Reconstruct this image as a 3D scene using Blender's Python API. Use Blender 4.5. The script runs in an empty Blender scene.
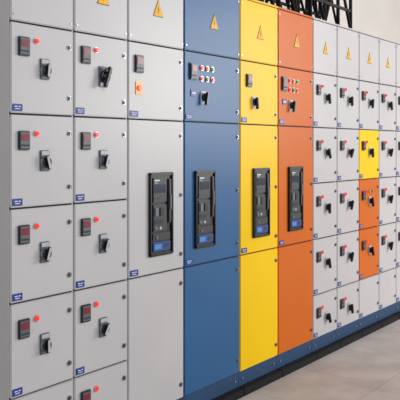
import bpy, bmesh, math, random
from mathutils import Vector, Matrix
random.seed(4)
S=bpy.context.scene
S.view_settings.view_transform='Standard'

def lin(h):
    h=h.lstrip('#'); o=[]
    for i in (0,2,4):
        c=int(h[i:i+2],16)/255
        o.append(c/12.92 if c<=.04045 else ((c+.055)/1.055)**2.4)
    return (*o,1)
def mat(name,col,rough=.45,metal=0,var=.06,scale=6,bump=0,emit=0,spec=.5):
    m=bpy.data.materials.new(name); m.use_nodes=True
    nt=m.node_tree; b=nt.nodes['Principled BSDF']
    c=lin(col)
    tc=nt.nodes.new('ShaderNodeTexCoord'); n=nt.nodes.new('ShaderNodeTexNoise')
    n.inputs['Scale'].default_value=scale; n.inputs['Detail'].default_value=6
    nt.links.new(tc.outputs['Object'],n.inputs['Vector'])
    r=nt.nodes.new('ShaderNodeValToRGB')
    r.color_ramp.elements[0].position=.3; r.color_ramp.elements[1].position=.7
    r.color_ramp.elements[0].color=tuple(x*(1-var) for x in c[:3])+(1,)
    r.color_ramp.elements[1].color=tuple(min(1,x*(1+var)) for x in c[:3])+(1,)
    nt.links.new(n.outputs['Fac'],r.inputs['Fac']); nt.links.new(r.outputs['Color'],b.inputs['Base Color'])
    b.inputs['Roughness'].default_value=rough; b.inputs['Metallic'].default_value=metal
    b.inputs['Specular IOR Level'].default_value=spec
    if emit:
        b.inputs['Emission Color'].default_value=c; b.inputs['Emission Strength'].default_value=emit
    if bump:
        bp=nt.nodes.new('ShaderNodeBump'); bp.inputs['Strength'].default_value=bump
        bp.inputs['Distance'].default_value=.01
        nt.links.new(n.outputs['Fac'],bp.inputs['Height']); nt.links.new(bp.outputs['Normal'],b.inputs['Normal'])
    return m
M=dict(
 white=mat('paint_light_grey','#c6c4c5',.36,var=.035,scale=2.2,spec=.4),
 blue=mat('paint_blue','#2f6293',.36,var=.05,scale=2.2,spec=.3),
 yellow=mat('paint_yellow','#fbcd00',.36,var=.03,scale=2.2,spec=.2),
 orange=mat('paint_orange','#d66a18',.36,var=.04,scale=2.2,spec=.2),
 gap=mat('carcass_dark','#26282d',.7),
 plinth=mat('plinth_blue','#2a4a6e',.5,spec=.3),
 black=mat('black_plastic','#0d0e11',.35),
 channel=mat('black_steel','#0f0f13',.6,spec=.3),
 dgrey=mat('dark_grey_plastic','#2c3036',.4),
 mgrey=mat('mid_grey_plastic','#5f666e',.4),
 lgrey=mat('light_grey_plastic','#b9bcc0',.4),
 steel=mat('brushed_steel','#a8a8ae',.3,metal=.8),
 label=mat('label_blue','#1d3f93',.4),
 cyan=mat('label_cyan','#3d8fc4',.4),
 wtext=mat('print_white','#e8e8ee',.5),
 red=mat('lamp_red','#ff2a18',.25,emit=.9),
 dred=mat('display_red','#7a2a30',.3,emit=.1),
 green=mat('lamp_green','#3fae5a',.3),
 amber=mat('lamp_amber','#f2a21c',.3),
 sign=mat('sign_yellow','#ffb800',.45,spec=.3),
 navy=mat('screen_navy','#16283c',.2),
)
class MB:
    """collects geometry for one mesh with several materials"""
    def __init__(s): s.bm=bmesh.new(); s.ms=[]
    def mi(s,k):
        if k not in s.ms: s.ms.append(k)
        return s.ms.index(k)
    def _merge(s,b,k,smooth=False):
        i=s.mi(k)
        for f in b.faces: f.material_index=i; f.smooth=smooth
        me=bpy.data.meshes.new('t'); b.to_mesh(me); b.free(); s.bm.from_mesh(me); bpy.data.meshes.remove(me)
    def box(s,x0,x1,y0,y1,z0,z1,k,bev=0,rot=0):
        b=bmesh.new(); bmesh.ops.create_cube(b,size=1)
        bmesh.ops.scale(b,vec=(x1-x0,y1-y0,z1-z0),verts=b.verts)
        if bev: bmesh.ops.bevel(b,geom=b.edges[:],offset=bev,segments=2,affect='EDGES')
        if rot: bmesh.ops.rotate(b,matrix=Matrix.Rotation(rot,3,'Y'),verts=b.verts)
        bmesh.ops.translate(b,vec=((x0+x1)/2,(y0+y1)/2,(z0+z1)/2),verts=b.verts)
        s._merge(b,k)
    def cyl(s,x,y0,y1,z,r,k,r2=None,sx=1,seg=20):
        b=bmesh.new(); bmesh.ops.create_cone(b,cap_ends=True,segments=seg,radius1=r,radius2=r if r2 is None else r2,depth=abs(y1-y0))
        bmesh.ops.rotate(b,matrix=Matrix.Rotation(math.pi/2,3,'X'),verts=b.verts)
        bmesh.ops.scale(b,vec=(sx,1,1),verts=b.verts)
        bmesh.ops.translate(b,vec=(x,(y0+y1)/2,z),verts=b.verts)
        s._merge(b,k)
    def rod(s,p,q,r,k,seg=8):
        p=Vector(p);q=Vector(q);d=q-p
        b=bmesh.new(); bmesh.ops.create_cone(b,cap_ends=True,segments=seg,radius1=r,radius2=r,depth=d.length)
        bmesh.ops.rotate(b,matrix=d.to_track_quat('Z','Y').to_matrix(),verts=b.verts)
        bmesh.ops.translate(b,vec=(p+q)/2,verts=b.verts); s._merge(b,k,True)
    def prism(s,pts,y0,y1,k):
        b=bmesh.new()
        v=[b.verts.new((x,y0,z)) for x,z in pts]; w=[b.verts.new((x,y1,z)) for x,z in pts]
        b.faces.new(v); b.faces.new(w[::-1]); n=len(pts)
        for i in range(n): b.faces.new((v[i],w[i],w[(i+1)%n],v[(i+1)%n]))
        bmesh.ops.recalc_face_normals(b,faces=b.faces); s._merge(b,k)
    def obj(s,name,parent=None):
        me=bpy.data.meshes.new(name); s.bm.to_mesh(me); s.bm.free()
        for k in s.ms: me.materials.append(M[k] if isinstance(k,str) else k)
        o=bpy.data.objects.new(name,me); S.collection.objects.link(o)
        if parent: o.parent=parent
        return o

# ------------------------------------------------------------ layout (metres)
F=0.0            # door face plane
T=.022           # door thickness
TOP,T2=2.42,2.04
R=[2.04,1.65,1.25,.85,.45,.14]
DEP=.55

def door(p,x0,x1,z0,z1,c,name='door'):
    g=.0042
    m=MB(); m.box(x0+g,x1-g,F,F+T,z0+g,z1-g,c,bev=.004); m.obj(name,p)
def locks(p,x,zs):
    m=MB()
    for z in zs:
        m.cyl(x,F,F-.004,z,.0125,'steel'); m.cyl(x,F-.004,F-.007,z,.009,'dgrey')
        m.box(x-.002,x+.002,F-.009,F-.006,z-.007,z+.007,'steel')
    m.obj('door_locks',p)
def nameplate(p,x,z,w=.052,h=.03):
    m=MB(); m.box(x,x+w,F-.003,F+.001,z-h/2,z+h/2,'label',bev=.001)
    for i,(a,b) in enumerate(((.2,.5),(.6,.8))):
        m.box(x+w*a,x+w*b,F-.0038,F-.0025,z+.002,z+.006,'wtext')
    m.box(x+w*.25,x+w*.7,F-.0038,F-.0025,z-.007,z-.004,'wtext')
    m.obj('nameplate',p)
def meter(p,x,z,w=.06,h=.082,disp='dred'):
    m=MB()
    m.box(x-w/2,x+w/2,F-.012,F+.001,z-h/2,z+h/2,'dgrey',bev=.004)
    m.box(x-w*.42,x+w*.42,F-.015,F-.010,z-h*.42,z+h*.42,'mgrey',bev=.002)
    m.box(x-w*.34,x+w*.34,F-.0165,F-.014,z-h*.02,z+h*.34,disp,bev=.001)
    for i in range(3):
        m.cyl(x+(i-1)*w*.24,F-.014,F-.018,z-h*.25,.0045,'dgrey',seg=10)
    m.obj('panel_meter',p)
def lamp(p,x,z,k='red',r=.011):
    m=MB(); m.cyl(x,F+.001,F-.005,z,r*1.25,'steel')
    m.cyl(x,F-.005,F-.012,z,r,k,r2=r*.8); m.obj('indicator_lamp',p)
def rotary(p,x,z,style=0,ang=0):
    m=MB()
    if style==0:
        m.box(x-.027,x+.027,F-.008,F+.001,z-.046,z+.046,'mgrey',bev=.004)
        m.box(x-.021,x+.021,F-.010,F-.007,z+.024,z+.042,'lgrey',bev=.001)
        m.cyl(x,F-.008,F-.016,z-.006,.026,'steel')
        m.cyl(x,F-.016,F-.024,z-.006,.022,'black')
        m.box(x-.009,x+.009,F-.034,F-.022,z-.038,z+.024,'black',bev=.003,rot=ang)
        m.box(x-.006,x+.006,F-.0355,F-.033,z-.034,z+.020,'lgrey',bev=.001,rot=ang)
    elif style==1:
        m.box(x-.03,x+.03,F-.008,F+.001,z-.05,z+.05,'mgrey',bev=.004)
        m.box(x-.022,x+.022,F-.010,F-.007,z-.045,z-.03,'lgrey',bev=.001)
        m.cyl(x,F-.008,F-.026,z,.028,'black')
        m.cyl(x,F-.026,F-.028,z,.012,'lgrey')
        m.box(x-.012,x+.012,F-.045,F-.024,z-.055,z+.05,'black',bev=.006,rot=ang)
        m.box(x-.018,x+.03,F-.038,F-.024,z+.012,z+.036,'black',bev=.006,rot=ang)
    else:
        m.box(x-.026,x+.026,F-.006,F+.001,z-.036,z+.036,'lgrey',bev=.003)
        m.cyl(x,F-.006,F-.02,z,.023,'black')
        m.box(x-.010,x+.010,F-.036,F-.018,z-.045,z+.03,'black',bev=.004,rot=ang)
    m.obj('rotary_switch_handle',p)
def sign(p,x,z,w=.08,h=.09):
    m=MB()
    m.prism([(x-w/2,z-h/2),(x+w/2,z-h/2),(x,z+h/2)],F-.002,F+.001,'black')
    s=.9
    zc=z-h/6
    tri=[(x-w/2*s,zc-h/3*s),(x+w/2*s,zc-h/3*s),(x,zc+h*2/3*s)]
    m.prism(tri,F-.0032,F-.0015,'sign')
    bolt=[(x+.003,z+.014),(x-.006,z-.012),(x-.001,z-.010),(x-.003,z-.030),(x+.007,z-.006),(x+.002,z-.008)]
    m.prism(bolt,F-.0042,F-.003,'black')
    m.obj('danger_sign',p)
def breaker(p,x,z=1.16,w=.19,h=.435):
    m=MB(); x0,x1,z0,z1=x-w/2,x+w/2,z-h/2,z+h/2
    t=.018
    m.box(x0,x1,F-.016,F+.001,z1-t,z1,'black',bev=.005); m.box(x0,x1,F-.016,F+.001,z0,z0+t,'black',bev=.005)
    m.box(x0,x0+t,F-.016,F+.001,z0+.003,z1-.003,'black',bev=.005); m.box(x1-t,x1,F-.016,F+.001,z0+.003,z1-.003,'black',bev=.005)
    m.box(x0+t*.7,x1-t*.7,F-.006,F+.001,z0+t*.7,z1-t*.7,'black')
    # trip unit (upper)
    m.box(x0+.026,x1-.055,F-.014,F-.005,z+.06,z1-.028,'dgrey',bev=.003)
    m.box(x0+.036,x1-.065,F-.0155,F-.013,z+.11,z+.155,'navy',bev=.001)
    m.box(x0+.036,x0+.075,F-.0155,F-.013,z1-.045,z1-.038,'wtext')
    m.box(x0+.036,x0+.06,F-.0155,F-.013,z1-.056,z1-.052,'lgrey')
    for i in range(4): m.cyl(x0+.044+i*.018,F-.014,F-.017,z+.085,.005,'mgrey',seg=10)
    # charging handle on the right
    m.box(x1-.048,x1-.026,F-.022,F-.005,z-.05,z1-.035,'dgrey',bev=.004)
    m.box(x1-.045,x1-.029,F-.027,F-.02,z+.02,z+.1,'mgrey',bev=.003)
    # mechanism cover with push buttons and windows
    m.box(x0+.026,x1-.055,F-.014,F-.005,z-.09,z+.052,'dgrey',bev=.003)
    m.box(x0+.036,x0+.066,F-.020,F-.012,z-.01,z+.035,'mgrey',bev=.002)
    m.box(x0+.074,x0+.104,F-.020,F-.012,z-.01,z+.035,'black',bev=.002)
    m.box(x0+.036,x0+.104,F-.016,F-.013,z-.05,z-.028,'black',bev=.001)
    m.box(x0+.036,x0+.060,F-.017,F-.013,z-.08,z-.064,'mgrey',bev=.001)
    m.box(x0+.074,x0+.090,F-.017,F-.013,z-.08,z-.066,'lgrey',bev=.001)
    # racking section with blue rating strip
    m.box(x0+.026,x1-.026,F-.012,F-.005,z0+.08,z-.098,'dgrey',bev=.002)
    m.cyl(x0+.055,F-.012,F-.016,z0+.097,.009,'mgrey')
    m.box(x0+.026,x1-.026,F-.014,F-.005,z0+.026,z0+.072,'label',bev=.002)
    m.box(x0+.036,x0+.09,F-.0155,F-.013,z0+.036,z0+.062,'cyan',bev=.001)
    m.box(x1-.075,x1-.04,F-.0155,F-.013,z0+.036,z0+.062,'dgrey',bev=.001)
    m.obj('air_circuit_breaker',p)

def cabinet(name,x0,x1,c,frame=None):
    e=bpy.data.objects.new(name,None); e.location=(0,0,0); S.collection.objects.link(e)
    m=MB()
    m.box(x0+.001,x1-.001,F+.016,DEP,.14,TOP,'gap')
    m.obj('carcass',e)
    m=MB()
    fc=frame or c
    m.box(x0,x0+.003,F+.012,DEP,.14,TOP,fc); m.box(x1-.003,x1,F+.012,DEP,.14,TOP,fc)
    m.box(x0,x1,F-.004,DEP,TOP,TOP+.012,fc,bev=.003)
    m.obj('side_sheets',e)
    m=MB(); m.box(x0,x1,F+.012,DEP,.05,.14,'plinth',bev=.002); m.box(x0,x1,F-.03,DEP,0,.05,'channel',bev=.004)
    for xx in (x0+.04,x1-.04):
        m.cyl(xx,F+.012,F+.006,.095,.008,'steel',seg=6)
    m.obj('plinth',e)
    door(e,x0,x1,T2,TOP,c,'top_cover')
    mm=MB()
    for a in (x0+.018,x1-.018):
        for z in (T2+.03,TOP-.03): mm.cyl(a,F+.001,F-.003,z,.005,'steel',seg=8)
    mm.obj('cover_screws',e)
    sign(e,(x0+x1)/2+.005,2.235)
    return e

X=[1.8156,2.1685,2.523,2.9626,3.4993,3.9364,4.4068,4.7757,5.154,5.537,5.897,6.26]
for ci in (0,1):
    x0,x1=X[ci],X[ci+1]
    e=cabinet('switchgear_cabinet',x0,x1,'white')
    for r in range(5):
        zt,zb=R[r],R[r+1]
        door(e,x0,x1,zb,zt,'white')
        nameplate(e,x0+.01,zb+.027)
        locks(e,x1-.03,(zb+.08,zt-.08))
        if r==4: zb=zt-.4
        meter(e,x0+.067,zb+.288); lamp(e,x0+.136,zb+.318)
        if ci==1 and r==0: rotary(e,x0+.18,zb+.195,1,.35)
        else: rotary(e,x0+.18,zb+.2,0,[.1,-.25,.3,0,0][r]+(.5 if ci and r%2 else 0))
def incomer(name,i,c,bx):
    x0,x1=X[i],X[i+1]
    e=cabinet(name,x0,x1,c)
    for a,b in ((R[0],1.65),(1.65,.85),(.85,.14)):
        door(e,x0,x1,b,a,c)
    nameplate(e,x0+.012,1.677,.06); nameplate(e,x0+.012,.877,.06)
    locks(e,x1-.03,(1.72,1.97)); locks(e,x1-.03,(.93,1.25,1.57)); locks(e,x1-.03,(.22,.77))
    breaker(e,bx)
    return e
e=incomer('switchgear_cabinet',2,'white',2.523+.241)
meter(e,X[2]+.075,1.93,.065,.09)
m=MB(); m.box(X[2]+.052,X[2]+.105,F-.004,F+.001,1.775,1.84,'amber',bev=.001); m.cyl(X[2]+.078,F-.004,F-.012,1.808,.014,'red'); m.obj('emergency_stop',e)
def instr(e,i,s=1.0):
    x=X[i]
    meter(e,x+.075*s,1.93,.065,.095)
    for k,(dx,c) in enumerate(((.155,'red'),(.205,'amber'),(.255,'green'))): lamp(e,x+dx*s,1.955,c,.013)
    for k,(dx,c) in enumerate(((.155,'red'),(.205,'green'),(.255,'red'))): lamp(e,x+dx*s,1.895,c,.013)
    m=MB(); m.box(x+.055*s,x+.105*s,F-.004,F+.001,1.79,1.83,'label',bev=.001); m.box(x+.065*s,x+.095*s,F-.005,F-.003,1.805,1.815,'wtext'); m.obj('rating_label',e)
    rotary(e,x+.17*s,1.79,2,.2)
e=incomer('blue_switchgear_cabinet',3,'blue',X[3]+.18); instr(e,3)
e=incomer('yellow_switchgear_cabinet',4,'yellow',X[4]+.225)
meter(e,X[4]+.09,1.92,.06,.08); rotary(e,X[4]+.15,1.79,2,-.1)
e=incomer('orange_switchgear_cabinet',5,'orange',X[5]+.215); instr(e,5,.95)
for ci in range(6,11):
    x0,x1=X[ci],X[ci+1]
    e=cabinet('switchgear_cabinet',x0,x1,'white')
    for r in range(5):
        zt,zb=R[r],R[r+1]
        c='white'
        if ci==8 and r==1: c='yellow'
        if ci==8 and r in (2,3): c='orange'
        door(e,x0,x1,zb,zt,c)
        nameplate(e,x0+.01,zb+.027)
        locks(e,x1-.03,(zb+.07,zt-.07))
        if ci>=8 and r==4: continue
        if r==4: zb=zt-.4
        meter(e,x0+.075,zb+.27,.055,.075); lamp(e,x0+.135,zb+.30)
        if c!='white' and r==2:
            for dx,k in ((.19,'amber'),(.24,'green')): lamp(e,x0+dx,zb+.3,k)
        rotary(e,x0+.2,zb+.22,2,random.uniform(-.4,.6))

# ------------------------------------------------------------ room
fm=mat('concrete_floor','#c0b7b2',.85,var=.14,scale=4.5,bump=.3,spec=.15); M['floor']=fm
nt=fm.node_tree; bs=nt.nodes['Principled BSDF']; src=bs.inputs['Base Color'].links[0].from_socket
tc=nt.nodes.new('ShaderNodeTexCoord'); br=nt.nodes.new('ShaderNodeTexBrick')
br.offset=0; br.inputs['Scale'].default_value=1; br.inputs['Brick Width'].default_value=.6; br.inputs['Row Height'].default_value=.6
br.inputs['Mortar Size'].default_value=.005; br.inputs['Color1'].default_value=(1,1,1,1); br.inputs['Color2'].default_value=(.96,.96,.96,1); br.inputs['Mortar'].default_value=(.84,.83,.82,1)
nt.links.new(tc.outputs['Object'],br.inputs['Vector'])
mx=nt.nodes.new('ShaderNodeMixRGB'); mx.blend_type='MULTIPLY'; mx.inputs[0].default_value=1
nt.links.new(src,mx.inputs[1]); nt.links.new(br.outputs['Color'],mx.inputs[2]); nt.links.new(mx.outputs[0],bs.inputs['Base Color'])
M['wall']=mat('plaster_wall','#dfdad3',.85,var=.04,scale=2,bump=.1)
def slab(name,x0,x1,y0,y1,z0,z1,k):
    m=MB(); m.box(x0,x1,y0,y1,z0,z1,k); return m.obj(name)
slab('floor',-3,11,-6,1.4,-.1,0,'floor')
slab('wall_back',-3,11,1.4,1.55,0,4.5,'wall')
slab('wall_right',11,11.15,-6,1.55,0,4.5,'wall')

# overhead steel lattice above the cabinets
m=MB()
ya,yb=.12,.40; z0=TOP+.016; x0,x1=2.8,5.25
for y in (ya,yb):
    m.box(x0,x1,y-.014,y+.014,z0,z0+.03,'channel'); m.box(x0,x1,y-.014,y+.014,z0+.5,z0+.53,'channel')
    m.box(x0,x1,y-.01,y+.01,z0+.17,z0+.19,'channel')
    n=11; st=(x1-x0)/n
    for i in range(n+1):
        m.rod((x0+i*st,y,z0+.01),(x0+i*st,y,z0+.52),.015,'channel')
        if i<n:
            a,b=(z0+.02,z0+.51) if i%2 else (z0+.51,z0+.02)
            m.rod((x0+i*st,y,a),(x0+(i+1)*st,y,b),.013,'channel')
for i in range(n+1):
    m.rod((x0+i*st,ya,z0+.515),(x0+i*st,yb,z0+.515),.011,'channel')
lat=m.obj('overhead_busbar_lattice')
# cables rising out of the roof inside the lattice
m=MB()
for i in range(30):
    xx=3.1+i*.071; yy=random.uniform(.18,.34); pts=[]
    dx=random.uniform(-.25,.25)
    for k in range(9):
        t=k/8; pts.append((xx+dx*math.sin(t*2.2),yy+.03*math.sin(3*t),z0+.01+t*.75))
    for a,b in zip(pts,pts[1:]): m.rod(a,b,.010,'channel')
m.obj('power_cables',lat)

# ------------------------------------------------------------ light
w=bpy.data.worlds.new('world'); S.world=w; w.use_nodes=True
w.node_tree.nodes['Background'].inputs[0].default_value=(.94,.96,1,1)
w.node_tree.nodes['Background'].inputs[1].default_value=.42
def area(name,loc,tgt,size,en,col):
    l=bpy.data.lights.new(name,'AREA'); l.shape='RECTANGLE'; l.size=size[0]; l.size_y=size[1]; l.energy=en; l.color=col
    o=bpy.data.objects.new(name,l); S.collection.objects.link(o); o.location=loc
    o.rotation_euler=(Vector(tgt)-Vector(loc)).to_track_quat('-Z','Y').to_euler()
area('doorway_daylight',(8.5,-4.5,2.6),(4.8,0,.8),(3,2.5),270,(1,.98,.96))
area('front_left_area',(0,-5,3.4),(3,0,1.4),(3,2),100,(.97,.98,1))  # weaker soft area light from the front left; no window is modelled

# ------------------------------------------------------------ camera
cam=bpy.data.cameras.new('camera'); co=bpy.data.objects.new('camera',cam); S.collection.objects.link(co)
cam.sensor_width=36; cam.lens=700/400*36; cam.shift_y=-53/400
co.location=(0,-2.4253,1.51)
al=math.atan2(547,700)
co.rotation_euler=(math.pi/2,0,al-math.pi/2)
S.camera=co
